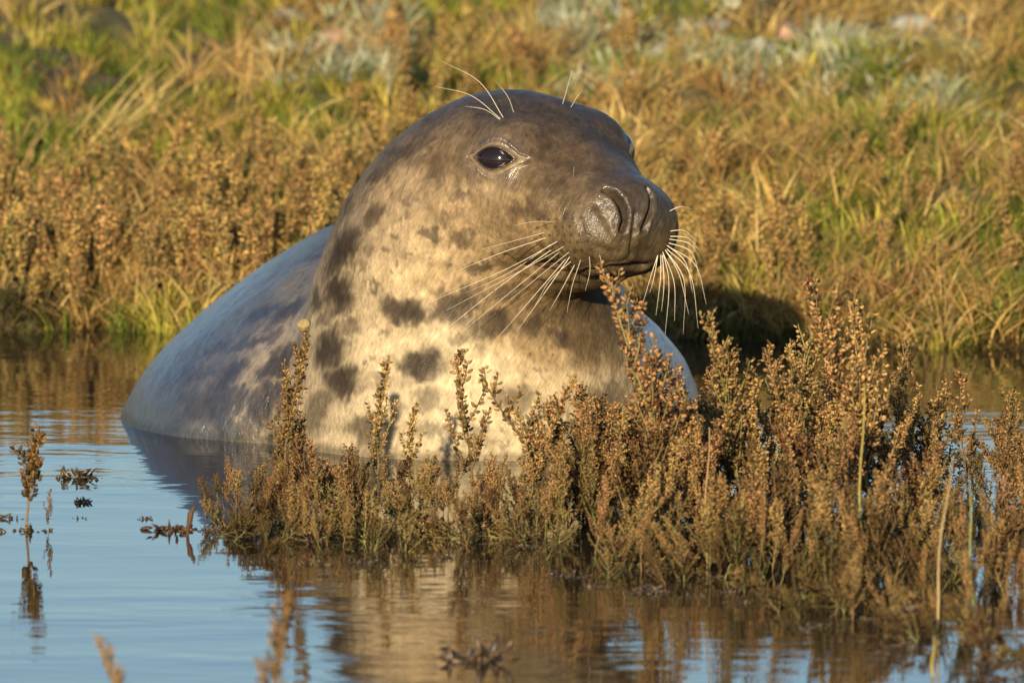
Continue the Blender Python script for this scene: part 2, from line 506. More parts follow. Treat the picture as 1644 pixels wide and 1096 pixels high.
def surface_nets(f, lo, hi, h):
    m = 4
    n = [int(math.ceil((hi[i] - lo[i]) / h / m)) for i in range(3)]
    axc = [lo[i] + h * (m * np.arange(n[i]) + (m - 1) / 2) for i in range(3)]
    C = np.stack(np.meshgrid(*axc, indexing='ij'), -1).reshape(-1, 3)
    Fc = f(C)
    F = np.repeat(np.repeat(np.repeat(Fc.reshape(n), m, 0), m, 1), m, 2)
    near = np.argwhere((np.abs(Fc) < 60).reshape(n))
    off = np.stack(np.meshgrid(*[np.arange(m)] * 3, indexing='ij'), -1).reshape(-1, 3)
    for ch in np.array_split(near, max(1, len(near) // 2500)):
        ijk = (ch[:, None] * m + off[None]).reshape(-1, 3)
        F[tuple(ijk.T)] = f(np.array(lo) + ijk * h)
    n = list(F.shape)
    F[[0, -1]] = 50; F[:, [0, -1]] = 50; F[:, :, [0, -1]] = 50
    ins = F < 0
    c = [slice(0, -1), slice(1, None)]
    cnt = sum(ins[c[a], c[b], c[d]].astype(np.int8) for a in (0, 1) for b in (0, 1) for d in (0, 1))
    act = (cnt > 0) & (cnt < 8)
    idx = np.full(act.shape, -1, dtype=np.int64); idx[act] = np.arange(act.sum())
    ci = np.argwhere(act)
    acc = np.zeros((len(ci), 3)); num = np.zeros(len(ci))
    for a in range(3):
        o1, o2 = [x for x in range(3) if x != a]
        for b in (0, 1):
            for d in (0, 1):
                off = np.zeros(3, int); off[o1] = b; off[o2] = d
                p0 = ci + off; p1 = p0.copy(); p1[:, a] += 1
                f0 = F[tuple(p0.T)]; f1 = F[tuple(p1.T)]
                m = (f0 < 0) != (f1 < 0)
                t = f0[m] / (f0[m] - f1[m])
                q = p0[m].astype(float); q[:, a] += t
                acc[m] += q; num[m] += 1
    V = acc / num[:, None] * h + np.array(lo)
    quads = []
    for a in range(3):
        o1, o2 = (a + 1) % 3, (a + 2) % 3
        s0 = [slice(None)] * 3; s1 = [slice(None)] * 3
        s0[a] = slice(0, -1); s1[a] = slice(1, None)
        x = ins[tuple(s0)] != ins[tuple(s1)]
        e = np.argwhere(x)
        e = e[(e[:, o1] > 0) & (e[:, o2] > 0) & (e[:, o1] < n[o1] - 1) & (e[:, o2] < n[o2] - 1)]
        def cell(d1, d2):
            q = e.copy(); q[:, o1] += d1; q[:, o2] += d2
            return idx[tuple(q.T)]
        Q = np.stack([cell(-1, -1), cell(0, -1), cell(0, 0), cell(-1, 0)], -1)
        flip = ~ins[tuple(e.T)]
        Q[flip] = Q[flip][:, ::-1]
        quads.append(Q)
    Q = np.concatenate(quads); Q = Q[(Q >= 0).all(1)]
    return V, Q

def subdivide(V, Q, mask):
    """split marked quads in four (neighbours get tris/ngons handled by bmesh)"""
    bm = bmesh.new()
    me = bpy.data.meshes.new('tmp'); me.from_pydata(V.tolist(), [], Q.tolist()) if isinstance(Q, np.ndarray) else None
    bm.from_mesh(me); bpy.data.meshes.remove(me)
    return bm
FLOOR_Z = -75
V, Q = surface_nets(lambda P: smax(base_sdf(P), FLOOR_Z - P[:, 2], 5), (0, -240, -100), (1160, 1280, 640), 8.0)
bm = bmesh.new()
me = bpy.data.meshes.new('seal_tmp'); me.from_pydata(V.tolist(), [], Q.tolist())
bm.from_mesh(me); bpy.data.meshes.remove(me)
bm.faces.ensure_lookup_table()
bmesh.ops.subdivide_edges(bm, edges=[e for e in bm.edges if min(v.co.y for v in e.verts) < 760], cuts=1, use_grid_fill=True)
hc = HL(60, 20, -80)
def inhead(e, r):
    c = (e.verts[0].co + e.verts[1].co) / 2
    return (c.x - hc[0]) ** 2 + (c.y - hc[1]) ** 2 + (c.z - hc[2]) ** 2 < r * r
bmesh.ops.subdivide_edges(bm, edges=[e for e in bm.edges if inhead(e, 250)], cuts=1, use_grid_fill=True)
ec = [Vector(E[0]) for E in EYES]
bmesh.ops.subdivide_edges(bm, edges=[e for e in bm.edges if min(((e.verts[0].co + e.verts[1].co) / 2 - c).length for c in ec) < 55], cuts=1, use_grid_fill=True)
bmesh.ops.triangulate(bm, faces=[f for f in bm.faces if len(f.verts) > 4])
bm.verts.ensure_lookup_table()
V = np.array([v.co for v in bm.verts])
low = V[:, 2] < FLOOR_Z + 12
for it in range(3):
    d = base_sdf(V)
    if it != 1: g = grad(base_sdf, V)
    step = np.clip(d / ((g ** 2).sum(1) + 0.05), -4, 4)[:, None] * g
    step[low] = 0
    V = V - step
N = grad(base_sdf, V); N /= np.linalg.norm(N, axis=1)[:, None] + 1e-9
V0 = V
V = V - N * relief(V)[:, None] * (~low)[:, None]

# ---- coat colour: grizzled dark crown, brown face, cream chest, dark blotches ; shade is painted into flank, far shoulder and throat
CTRL = [  # px, py, colour (linear albedo), reach
    (800, 165, (.060, .047, .037)), (700, 180, (.085, .065, .050)), (900, 190, (.060, .045, .034)), (960, 215, (.062, .046, .034)),
    (640, 230, (.125, .095, .070)), (720, 240, (.150, .112, .075)), (850, 230, (.115, .082, .052)), (930, 260, (.105, .072, .045)),
    (1000, 285, (.075, .056, .038)), (575, 290, (.13, .105, .082)), (640, 310, (.25, .19, .13)), (720, 330, (.26, .195, .125)),
    (800, 330, (.21, .155, .092)), (870, 360, (.19, .135, .075)), (920, 320, (.135, .098, .058)), (965, 360, (.105, .078, .050)),
    (1015, 340, (.060, .047, .038)), (1055, 350, (.060, .047, .034)), (1060, 390, (.075, .055, .03)), (980, 405, (.075, .054, .029)), (1020, 415, (.055, .04, .022)), (940, 425, (.06, .043, .024)),
    (900, 410, (.10, .07, .038)), (1000, 442, (.055, .04, .024)), (900, 470, (.055, .036, .019)), (950, 490, (.06, .042, .024)), (840, 450, (.13, .088, .046)),  # throat: dark pigment plus painted chin shadow
    (760, 400, (.30, .225, .135)), (680, 430, (.40, .315, .20)), (620, 400, (.33, .26, .175)), (560, 360, (.17, .14, .11)), (580, 470, (.42, .345, .235)), (660, 470, (.50, .405, .27)),
    (760, 460, (.40, .30, .18)), (700, 540, (.60, .51, .36)), (600, 560, (.56, .47, .335)), (800, 590, (.66, .56, .39)), (700, 650, (.66, .57, .41)),
    (870, 560, (.30, .22, .13)), (860, 500, (.11, .078, .042)), (800, 480, (.20, .145, .08)), (930, 540, (.085, .06, .035)), (880, 620, (.58, .48, .32)), (960, 640, (.42, .34, .23)), (800, 700, (.62, .53, .37)), (600, 660, (.54, .46, .33)),  # throat points here: pigment with the shadow under the chin painted in
    (520, 540, (.44, .37, .27)), (500, 630, (.42, .35, .26)), (430, 610, (.30, .25, .19)), (400, 680, (.28, .235, .18)), (450, 540, (.24, .20, .16)), (480, 450, (.12, .105, .09)),
    (340, 600, (.085, .08, .076)), (280, 640, (.045, .045, .047)), (400, 500, (.065, .063, .06)), (330, 690, (.09, .085, .078)), (230, 670, (.05, .05, .05)), (300, 560, (.05, .05, .05)), (480, 410, (.065, .063, .06)),  # flank darkened in colour so blue sky sheen wins over sunlight
    (1040, 560, (.14, .14, .14)), (1080, 640, (.12, .12, .12)), (1010, 500, (.17, .165, .16)), (1095, 600, (.13, .13, .13))]  # far shoulder painted darker for the shade it lies in
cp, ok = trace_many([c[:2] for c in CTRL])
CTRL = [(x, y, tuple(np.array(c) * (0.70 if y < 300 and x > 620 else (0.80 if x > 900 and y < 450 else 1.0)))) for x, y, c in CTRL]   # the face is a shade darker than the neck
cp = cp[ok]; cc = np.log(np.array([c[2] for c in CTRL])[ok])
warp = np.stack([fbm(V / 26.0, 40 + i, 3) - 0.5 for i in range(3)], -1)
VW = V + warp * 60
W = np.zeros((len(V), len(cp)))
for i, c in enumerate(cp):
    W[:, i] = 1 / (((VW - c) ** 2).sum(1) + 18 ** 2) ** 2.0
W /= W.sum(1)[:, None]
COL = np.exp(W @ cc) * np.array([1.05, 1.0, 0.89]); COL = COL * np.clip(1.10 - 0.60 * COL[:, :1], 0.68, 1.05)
# back and far side: grey darkened so the sky sheen shows
far = np.clip((V[:, 1] - 620) / 160, 0, 1)
COL = COL * (1 - far[:, None]) + np.array([.05, .05, .05]) * far[:, None]
SPOTS = [  # px, py, rx, ry, tilt (deg), strength
    (541, 474, 28, 30, 20, 1), (507, 482, 11, 20, 0, .9), (545, 410, 20, 48, -22, .95), (600, 347, 15, 20, 0, .8), (637, 247, 19, 14, 20, .55),
    (606, 280, 11, 26, -25, .6), (648, 498, 40, 22, -8, 1), (733, 492, 44, 28, 25, .95), (790, 520, 40, 20, 20, .85), (686, 371, 16, 10, 0, .75), (745, 383, 18, 12, 0, .7), (768, 428, 24, 9, 8, .8),
    (738, 313, 14, 9, 0, .65), (598, 458, 12, 8, 20, .7), (575, 430, 14, 10, -30, .5), (850, 342, 32, 14, 5, .7), (880, 306, 32, 22, 20, .5), (870, 236, 14, 20, 0, .5),
    (675, 585, 36, 27, 12, 1), (527, 560, 24, 38, -10, 1), (548, 612, 30, 34, -30, 1), (826, 642, 30, 18, 5, .7), (447, 583, 22, 42, -35, 1), (425, 645, 26, 46, -28, 1),
    (368, 605, 18, 40, -22, .95), (350, 650, 30, 34, -20, .9), (467, 497, 16, 36, -18, .95), (420, 503, 12, 30, -30, .85), (410, 547, 18, 12, 25, .85), (430, 525, 12, 12, 0, .7), (318, 655, 20, 28, -25, .7),
    (395, 680, 18, 26, -20, .8), (300, 600, 14, 26, -35, .7), (345, 560, 12, 24, -38, .75), (385, 555, 12, 22, -35, .8), (385, 640, 13, 26, -30, .9), (465, 640, 14, 30, -25, .9), (440, 540, 12, 16, -30, .7), (480, 560, 10, 20, -25, .7), (330, 600, 12, 18, -35, .7), (290, 680, 16, 16, -20, .6), (440, 690, 16, 20, -20, .8), (470, 690, 14, 20, -20, .8), (360, 680, 16, 22, -25, .8), (560, 520, 14, 16, -20, .7), (610, 610, 16, 12, 0, .55), (620, 530, 10, 8, 0, .6), (700, 465, 14, 9, 20, .6), (520, 510, 10, 18, -20, .7), (570, 380, 9, 14, -20, .6), (590, 400, 8, 10, 0, .5), (655, 345, 8, 7, 0, .5), (715, 350, 9, 6, 0, .5), (820, 470, 24, 12, 15, .7), (770, 560, 12, 9, 0, .4), (690, 690, 26, 14, 0, .6), (640, 650, 12, 14, 0, .5), (690, 640, 24, 20, 20, .6), (590, 690, 40, 22, 0, .8), (505, 660, 20, 40, -20, .7), (740, 545, 18, 10, 20, .6), (860, 520, 26, 16, 10, .7), (890, 545, 18, 14, 0, .7),
    (700, 285, 9, 6, 0, .4), (660, 320, 9, 8, 0, .45), (780, 360, 10, 7, 0, .4), (655, 410, 8, 6, 0, .5), (720, 430, 8, 6, 0, .5), (905, 265, 14, 9, 0, .4), (560, 330, 9, 16, -20, .5), (500, 415, 10, 24, -25, .6),
    (975, 640, 30, 24, 0, .7), (1050, 610, 16, 22, 20, .5), (930, 690, 30, 20, 0, .6), (770, 700, 26, 16, 0, .5)]
dark = np.zeros(len(V))
sw = np.stack([fbm(V / np.array([9.0, 9, 15]), 60 + i, 3) - 0.5 for i in range(3)], -1)
sw2 = np.stack([fbm(V / 24.0, 70 + i, 2) - 0.5 for i in range(3)], -1)
VS = V + sw * 26 + sw2 * 22
SH, SOK = trace_many([q[:2] for q in SPOTS])
SNN = grad(base_sdf, SH)
for (px, py, rx, ry, tl, st), h, ok, n_ in zip(SPOTS, SH, SOK, SNN):
    if not ok: continue
    n_ = n_ / np.linalg.norm(n_)
    e1 = np.cross(np.array([0, 0, 1.0]), n_); e1 /= np.linalg.norm(e1) + 1e-9; e2 = np.cross(n_, e1)
    # foreshortening: widen the blotch across so that it shows its size from the front
    fx = 1 / max(0.35, abs(e1[0])); a = math.radians(tl)
    sel = ((V - h) ** 2).sum(1) < (3.2 * max(rx * fx, ry) + 30) ** 2
    D = VS[sel] - h
    u = (D @ e1) / fx * (1 if e1[0] > 0 else -1); v = D @ e2; w = D @ n_
    u2 = u * math.cos(a) + v * math.sin(a); v2 = -u * math.sin(a) + v * math.cos(a)
    q = np.sqrt((u2 / rx) ** 2 + (v2 / ry) ** 2 + (w / 60) ** 2)
    dark[sel] = np.maximum(dark[sel], st / (1 + np.exp(np.clip((q - 1.03) / 0.15, -30, 30))))
# scattered freckles and flecks all over
fr = fbm(V / np.array([8.0, 8, 11]), 90, 2)
dark = np.maximum(dark, 0.55 * np.clip((fr - 0.70) / 0.08, 0, 1) * np.clip((vnoise(V / 70, 95) - 0.45) * 5, 0, 1))
bl = np.clip((fbm(V / 42.0, 99, 2) - 0.60) / 0.07, 0, 1) * far
dark = np.maximum(dark, bl * 0.8)
DK = np.array([.024, .018, .0155])
COL = COL * (1 - dark[:, None] * 0.95) + DK * dark[:, None] * 0.95

# grizzled mottling of the whole coat, strongest on the head
hd = np.exp(-((V - HL(-20, 30, -40)) ** 2).sum(1) / 260.0 ** 2)
COL *= np.exp((fbm(V / 19.0, 150, 3) - 0.5) * (0.4 + 0.85 * hd))[:, None]
COL *= np.exp((fbm(V / np.array([5.0, 5.0, 9.0]), 155, 2) - 0.5) * 0.55)[:, None]
# mud-stained, mottled muzzle and lips
Lm = local(V)
muz = np.exp(-(((Lm - np.array([150, 0, -125])) / np.array([75, 110, 62])) ** 2).sum(1))
mo = np.clip((fbm(V / 11.0, 140, 3) - 0.5) / 0.10, -1, 1)
COL *= np.exp(muz * mo * 0.42)[:, None]
COL = COL * (1 - 0.35 * muz[:, None]) + np.array([.105, .074, .032]) * 0.35 * muz[:, None] * (1.2 + 0.5 * mo[:, None])
COL *= 0.90
# fur soaked dark just above the water
soak = np.clip(1 - (V[:, 2] - 4 - 9 * fbm(V / 14.0, 170, 2)) / 10.0, 0, 1)
COL *= (1 - 0.5 * soak)[:, None]
# rows of whisker follicles on the pads
for a_ in range(6):
    for b_ in range(7):
        for s_ in (1, -1):
            q_ = np.array([198 - 15 * b_ - 4 * (a_ % 2), s_ * (58 + 6.0 * b_ - abs(a_ - 2.5) * 3), -88 - 13 * a_ - 1.5 * b_])
            r_l = np.linalg.norm((Lm - q_)[:, [0, 2]], axis=1)
            k = 0.75 * np.exp(-(r_l / 2.6) ** 2) * (np.sign(Lm[:, 1]) == s_)
            COL *= (1 - k)[:, None]
# skin round the eye; recess shade painted into nostril slits and mouth line
for E in EYES:
    q, w, r = eye_q(V, E)
    near = np.linalg.norm(V - E[0], axis=1) < 90
    k = near * np.exp(-((q - 1.08) / 0.10) ** 2)
    COL = COL * (1 - k[:, None]) + np.array([.018, .014, .012]) * k[:, None]
    k = near * 0.55 * np.exp(-((q - 1.45) / 0.14) ** 2)
    COL = COL * (1 - k[:, None]) + np.array([.34, .26, .15]) * k[:, None]
    k = near * (q < 1.0)
    COL[k] = (.012, .01, .009)
for i in (0, 2, 5):
    pts, dep, wid = CREASES[i]
    r = poly_dist(V, pts); k = np.exp(-(r / (wid * (1.35 if i != 5 else .55))) ** 2) * 0.96
    COL = COL * (1 - k[:, None]) + np.array([.012, .009, .007]) * k[:, None]

# wetness (r) and beaded, grainy skin (g)
Lv = local(V)
WET = np.zeros((len(V), 3))
nose = np.exp(-(((Lv - np.array([185, 0, -85])) / np.array([70, 85, 60])) ** 2).sum(1))
padw = np.exp(-(((Lv - np.array([170, 60, -105])) / np.array([35, 40, 34])) ** 2).sum(1))
top = np.clip((N[:, 2] - 0.42) / 0.45, 0, 1)
back = np.clip((560 - V[:, 0]) / 200, 0, 1) * np.clip((V[:, 1] - 120) / 140, 0, 1) + np.clip((V[:, 0] - 960) / 80, 0, 1) * np.clip((V[:, 1] - 100) / 60, 0, 1)
WET[:, 0] = np.clip(0.02 + 0.30 * top + 0.32 * nose + 0.45 * padw + 0.8 * back, 0, 1)
for E in EYES:
    q, w, r = eye_q(V, E)
    WET[:, 0] = np.maximum(WET[:, 0], np.exp(-(r / 42) ** 2) * 1.0 * (np.linalg.norm(V - E[0], axis=1) < 80))
WET[:, 1] = np.clip(0.15 + 0.7 * padw + 0.5 * nose + 0.4 * muz, 0, 1)

# hair direction: backwards and down from the nose; flow coordinates give fine streaks along it
ang = np.arctan2(V[:, 1] - 300, V[:, 0] - 740)
FLOW = np.stack([(V[:, 0] - 0.6 * V[:, 2]) / 3.4, (V[:, 1] - 0.25 * V[:, 2]) / 3.4, (V[:, 2] + 0.6 * V[:, 0]) / 24.0], -1) + warp * 1.6

for v, c in zip(bm.verts, mtr(V)): v.co = c
sme = bpy.data.meshes.new('body')
bm.normal_update()
bm.to_mesh(sme); bm.free()
def setcol(me, nm, A):
    a = me.color_attributes.new(nm, 'FLOAT_COLOR', 'POINT')
    c = np.ones((len(A), 4), dtype=np.float32); c[:, :3] = A; a.data.foreach_set('color', c.ravel())
setcol(sme, 'Col', COL); setcol(sme, 'Wet', WET)
fa = sme.attributes.new('Flow', 'FLOAT_VECTOR', 'POINT'); fa.data.foreach_set('vector', FLOW.astype(np.float32).ravel())
sme.polygons.foreach_set('use_smooth', np.ones(len(sme.polygons), dtype=bool))
sme.materials.append(M_SEAL)
seal = link(bpy.data.objects.new('grey_seal', None))
seal.location = mtr(P_(700, 720, 250)) * np.array([1, 1, 0])
seal.empty_display_size = 0.1
tag(seal, 'wet grey seal with dark blotches and cream chest rising from the pool', 'seal')
bpy.context.view_layer.update()
def seal_part(name, me):
    o = link(bpy.data.objects.new(name, me), seal)
    o.matrix_parent_inverse = seal.matrix_world.inverted()
    return o
seal_part('body', sme)
def uv_sphere(c, r, n=40):
    th = np.linspace(0, math.pi, n // 2 + 1); ph = np.arange(n) * 2 * math.pi / n
    T, Pp = np.meshgrid(th, ph, indexing='ij')
    V = np.stack([np.sin(T) * np.cos(Pp), np.sin(T) * np.sin(Pp), np.cos(T)], -1).reshape(-1, 3) * r + c
    i, j = np.meshgrid(np.arange(n // 2), np.arange(n), indexing='ij'); j2 = (j + 1) % n
    return V, np.stack([i * n + j, (i + 1) * n + j, (i + 1) * n + j2, i * n + j2], -1).reshape(-1, 4)
_hv = SUNV - FWD; _hv = _hv / np.linalg.norm(_hv)
_m = 0.5 * EN + 0.5 * _hv; _m /= np.linalg.norm(_m); print('eye normal', EN, _hv)
EYEDIR = [_m, mirror(_m, False)]
for i, E in enumerate(EYES):
    v, f = uv_sphere(E[0] - EYEDIR[i] * (38.0 if i == 0 else 28.0) + (HF * 6 if i else 0), 40.0)
    seal_part('eye', mesh_from('eye', mtr(v), f, M_EYE))

def whisker(pts, out, r0=0.00046, r1=0.00010, sag=0.0):
    """pts: photograph positions from root to tip; out: depth change of each point in pixels relative to the root"""
    px, py = pts[0]
    for k in range(14):
        root, ok = trace(px - 3 * k, py)
        if ok: break
    else: return
    n_ = normal(root)
    ctrl = [root - n_ * 4]
    for (px, py), o in zip(pts[1:], out): ctrl.append(P_(px, py, root[1] + o))
    ctrl = np.array(ctrl)
    # Catmull-Rom through the points
    C = np.vstack([2 * ctrl[0] - ctrl[1], ctrl, 2 * ctrl[-1] - ctrl[-2]])
    out_ = []
    for i in range(1, len(C) - 2):
        for t in np.linspace(0, 1, 9)[:-1 if i < len(C) - 3 else None]:
            a, b, c, d = C[i - 1], C[i], C[i + 1], C[i + 2]
            out_.append(0.5 * (2 * b + (c - a) * t + (2 * a - 5 * b + 4 * c - d) * t * t + (3 * b - a - 3 * c + d) * t ** 3))
    P = mtr(np.array(out_)); s = np.linspace(0, 1, len(P))
    v, f = tube(P, r0 + (r1 - r0) * s ** 1.3, 6)
    seal_part('whisker', mesh_from('whisker', v, f, M_WHISK))
WL = [[(890, 357), (862, 355), (829, 360)], [(875, 374), (828, 385), (774, 401)], [(879, 382), (810, 402), (728, 430)], [(896, 387), (816, 432), (682, 488)],
      [(887, 401), (800, 462), (698, 540)], [(900, 403), (826, 462), (745, 530)], [(905, 396), (838, 436), (722, 500)], [(913, 405), (862, 445), (803, 493)], [(914, 412), (872, 470), (829, 536)],
      [(917, 420), (884, 452), (854, 493)], [(922, 425), (903, 462), (883, 502)], [(931, 418), (920, 455), (913, 502)], [(945, 412), (946, 435), (944, 460)], [(886, 392), (820, 440), (748, 470)], [(909, 414), (850, 482), (790, 560)], [(962, 410), (966, 424), (967, 432)]]
rw = np.random.default_rng(9)
for w in WL:
    w = [w[0]] + [(x + rw.normal(0, 3), y + rw.normal(0, 3)) for x, y in w[1:]]
    whisker(w, (-38, -70), rw.uniform(.00034, .00052))
WR = [[(1062, 402), (1046, 440), (1030, 494)], [(1064, 403), (1060, 450), (1053, 506)], [(1066, 402), (1074, 455), (1068, 536)], [(1069, 400), (1098, 450), (1097, 536)], [(1070, 398), (1108, 440), (1121, 527)],
      [(1072, 395), (1116, 425), (1134, 488)], [(1073, 390), (1110, 405), (1124, 452)], [(1075, 380), (1104, 382), (1123, 402)], [(1074, 340), (1092, 332), (1112, 336)], [(1066, 405), (1066, 455), (1062, 500)],
      [(1068, 398), (1090, 440), (1106, 505)], [(1074, 372), (1098, 370), (1115, 384)], [(1060, 404), (1050, 445), (1043, 470)], [(1070, 392), (1100, 420), (1112, 470)], [(1064, 400), (1082, 452), (1083, 515)], [(1074, 384), (1108, 392), (1126, 420)]]
for i, w in enumerate(WR): whisker(w, (-10 + 8 * (i % 3), -25 + 12 * (i % 4)), 0.00050)
WB = [[(808, 187), (770, 132), (708, 98)], [(804, 189), (757, 154), (699, 139)], [(803, 190), (778, 176), (747, 171)], [(825, 178), (815, 155), (797, 132)], [(904, 167), (911, 140), (919, 112)], [(917, 172), (925, 158), (936, 144)], [(920, 282), (921, 276), (922, 268)]]
for w in WB: whisker(w, (-25, -35), 0.00048)

# ------------------------------------------------------------------ plants
def bipyramids(C, D, L, Wd, rot):
    """elongated leaf knobs at C along D: 4-sided, two rings + tips -> verts, tris"""
    n = len(C)
    D = D / (np.linalg.norm(D, axis=1)[:, None] + 1e-9)
    ref = np.where(np.abs(D[:, 2:3]) > 0.9, np.array([[1.0, 0, 0]]), np.array([[0, 0, 1.0]]))
    A = np.cross(D, ref); A /= np.linalg.norm(A, axis=1)[:, None] + 1e-9
    Bv = np.cross(D, A)
    k = 5
    th = rot[:, None] + np.arange(k)[None] * 2 * math.pi / k
    ring = np.cos(th)[..., None] * A[:, None] + np.sin(th)[..., None] * Bv[:, None]
    r1 = C[:, None] + D[:, None] * (L * 0.30)[:, None, None] + ring * (Wd * 0.48)[:, None, None]
    r2 = C[:, None] + D[:, None] * (L * 0.68)[:, None, None] + ring * (Wd * 0.42)[:, None, None]
    V = np.concatenate([C[:, None], r1, r2, (C + D * L[:, None])[:, None]], 1)      # n, 2k+2, 3
    f = []
    for i in range(k):
        j = (i + 1) % k
        f += [(0, 1 + j, 1 + i), (1 + i, 1 + j, 1 + k + j), (1 + i, 1 + k + j, 1 + k + i), (1 + k + i, 1 + k + j, 2 * k + 1)]
    F = (np.array(f)[None] + (np.arange(n) * (2 * k + 2))[:, None, None]).reshape(-1, 3)
    return V.reshape(-1, 3), F
TAN, BRN, RED, GRN, OLV = np.array([.43, .248, .098]), np.array([.165, .088, .032]), np.array([.13, .055, .022]), np.array([.075, .090, .022]), np.array([.20, .155, .05])
def branch_path(p0, d0, length, up, n, r_, wob=0.12):
    P = [p0]; d = d0 / np.linalg.norm(d0)
    for i in range(n):
        d = d + np.array([0, 0, up / n]) + r_.normal(0, wob / math.sqrt(n), 3); d /= np.linalg.norm(d)
        P.append(P[-1] + d * length / n)
    return np.array(P)
def make_plant(seed, H, nb, spread, knob, step, wet=0.07, green=0.3, sub=0.5, bare=0.25, blen=0.5, tint=(1, 1, 1)):  # knobs darken below the height given by wet
    """an upright fleshy salt-marsh plant: stem tubes and knobbly leaf spikes"""
    r_ = np.random.default_rng(seed)
    SV, SF, SC = [], [], []; ns = 0
    C, D, L, Wd, K = [], [], [], [], []
    def add_tube(P, ra, rb, col):
        nonlocal ns
        v, f = tube(P, np.linspace(ra, rb, len(P)), 5)
        SV.append(v); SF.append(f + ns); SC.append(np.tile(col, (len(v), 1)) * r_.uniform(0.8, 1.2)); ns += len(v)
    def spike(P, frm, size):
        seg = np.linalg.norm(np.diff(P, axis=0), axis=1); cum = np.concatenate([[0], np.cumsum(seg)]); T = cum[-1]
        pos = np.arange(frm * T, T, step)
        for s in pos:
            c = np.array([np.interp(s, cum, P[:, a]) for a in range(3)])
            c2 = np.array([np.interp(min(s + 0.004, T), cum, P[:, a]) for a in range(3)]) - c
            if np.linalg.norm(c2) < 1e-6: c2 = P[-1] - P[-2]
            c2 = c2 / np.linalg.norm(c2)
            tt = s / T
            for q in range(r_.choice([1, 2, 2, 3])):
                o = r_.normal(0, 1, 3); o -= (o @ c2) * c2; o /= np.linalg.norm(o) + 1e-9
                C.append(c + o * size * 0.12); D.append(c2 * r_.uniform(0.35, 1.0) + o * r_.uniform(0.5, 1.0))
                L.append(size * r_.uniform(0.65, 1.3) * (1.0 - 0.35 * tt)); Wd.append(size * r_.uniform(0.36, 0.62) * (1.0 - 0.3 * tt))
                z = c[2]
                g = np.clip(green * (1.35 - z / H) + r_.normal(0, 0.18), 0, 1)
                col = TAN * r_.uniform(0.6, 1.15) if r_.random() < 0.62 else (BRN * r_.uniform(0.7, 1.3) if r_.random() < 0.75 else RED)
                if r_.random() < 0.22: col = np.array([.045, .028, .014])  # random near-black knobs stand in for shadow inside the plant
                col = col * (1 - g) + (GRN if r_.random() < 0.5 else OLV) * g
                dk = 0.30 + 0.70 * np.clip((z - wet * 0.3) / wet, 0, 1)          # darker towards the foot
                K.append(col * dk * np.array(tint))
    lean = r_.normal(0, 0.10, 2)
    main = branch_path(np.array([0, 0, -0.02]), np.array([lean[0], lean[1], 1.0]), H + 0.02, 0.15, 10, r_, 0.24)
    scol = np.array([.17, .115, .05]) if r_.random() < 0.6 else np.array([.16, .15, .055])
    add_tube(main, 0.0018, 0.0007, scol)
    spike(main, 0.55, knob)
    for b in range(nb):
        t = bare + (0.97 - bare) * ((b + r_.random()) / nb)
        i = t * 10; k = min(int(i), 9); p0 = main[k] + (main[k + 1] - main[k]) * (i - k)
        az = b * 2.4 + r_.normal(0, 0.4)
        d0 = np.array([math.cos(az) * spread, math.sin(az) * spread, r_.uniform(0.6, 1.1)])
        ln = H * blen * (1.05 - t) * r_.uniform(0.6, 1.2) + 0.014
        P = branch_path(p0, d0, ln, 0.9, 6, r_, 0.2)
        add_tube(P, 0.0011, 0.0005, scol)
        spike(P, 0.15, knob * 0.95)
        for u in range(int(sub * ln / 0.016)):
            t2 = r_.uniform(0.15, 0.85); i2 = t2 * 6; k2 = min(int(i2), 5); q0 = P[k2] + (P[k2 + 1] - P[k2]) * (i2 - k2)
            az2 = r_.uniform(0, 6.28)
            P2 = branch_path(q0, np.array([math.cos(az2) * 0.8, math.sin(az2) * 0.8, 0.8]), r_.uniform(0.012, 0.03), 0.8, 3, r_, 0.2)
            spike(P2, 0.1, knob * 0.85)
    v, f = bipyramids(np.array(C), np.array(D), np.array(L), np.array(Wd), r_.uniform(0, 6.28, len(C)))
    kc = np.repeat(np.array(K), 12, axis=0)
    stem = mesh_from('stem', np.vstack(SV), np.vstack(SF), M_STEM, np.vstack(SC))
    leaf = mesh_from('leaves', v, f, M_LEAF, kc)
    top = v[np.argmax(v[:, 2])]
    return stem, leaf, H, top
def put_plant(name, proto, loc, scale, rz, label, group=None, tilt=(0, 0), cat='plant'):
    stem, leaf, H, top = proto
    e = link(bpy.data.objects.new(name, None))
    e.location = loc; e.scale = (scale,) * 3 if np.isscalar(scale) else scale
    e.rotation_euler = (tilt[0], tilt[1], rz); e.empty_display_size = 0.03
    link(bpy.data.objects.new('stem', stem), e); link(bpy.data.objects.new('leaves', leaf), e)['kind'] = 'stuff'
    return tag(e, label, cat, group)

TALL = [make_plant(100 + i, 0.24, 22 + 2 * i, 0.42, 0.0088, 0.0046, green=0.08, sub=0.42, bare=0.18, blen=0.34, wet=0.10) for i in range(6)]
SPRIG = [make_plant(120 + i, 0.17, 10, 0.45, 0.0090, 0.0046, green=0.28, sub=0.18, bare=0.20, blen=0.42) for i in range(5)]
BUSHY = [make_plant(140 + i, 0.155, 22, 0.70, 0.0088, 0.0048, green=0.16, sub=0.42, bare=0.14, blen=0.52, wet=0.09) for i in range(8)]
LOW = [make_plant(160 + i, 0.085, 12, 1.1, 0.0076, 0.0044, green=0.32, sub=0.3, bare=0.03, blen=0.75, wet=0.07) for i in range(4)]
DARK = [make_plant(180 + i, 0.150, 20, 0.70, 0.0080, 0.0046, green=0.30 if i % 2 else 0.12, sub=0.40, bare=0.10, blen=0.54, wet=0.14, tint=(0.52, 0.46, 0.42)) for i in range(6)]  # bushy plants tinted darker throughout
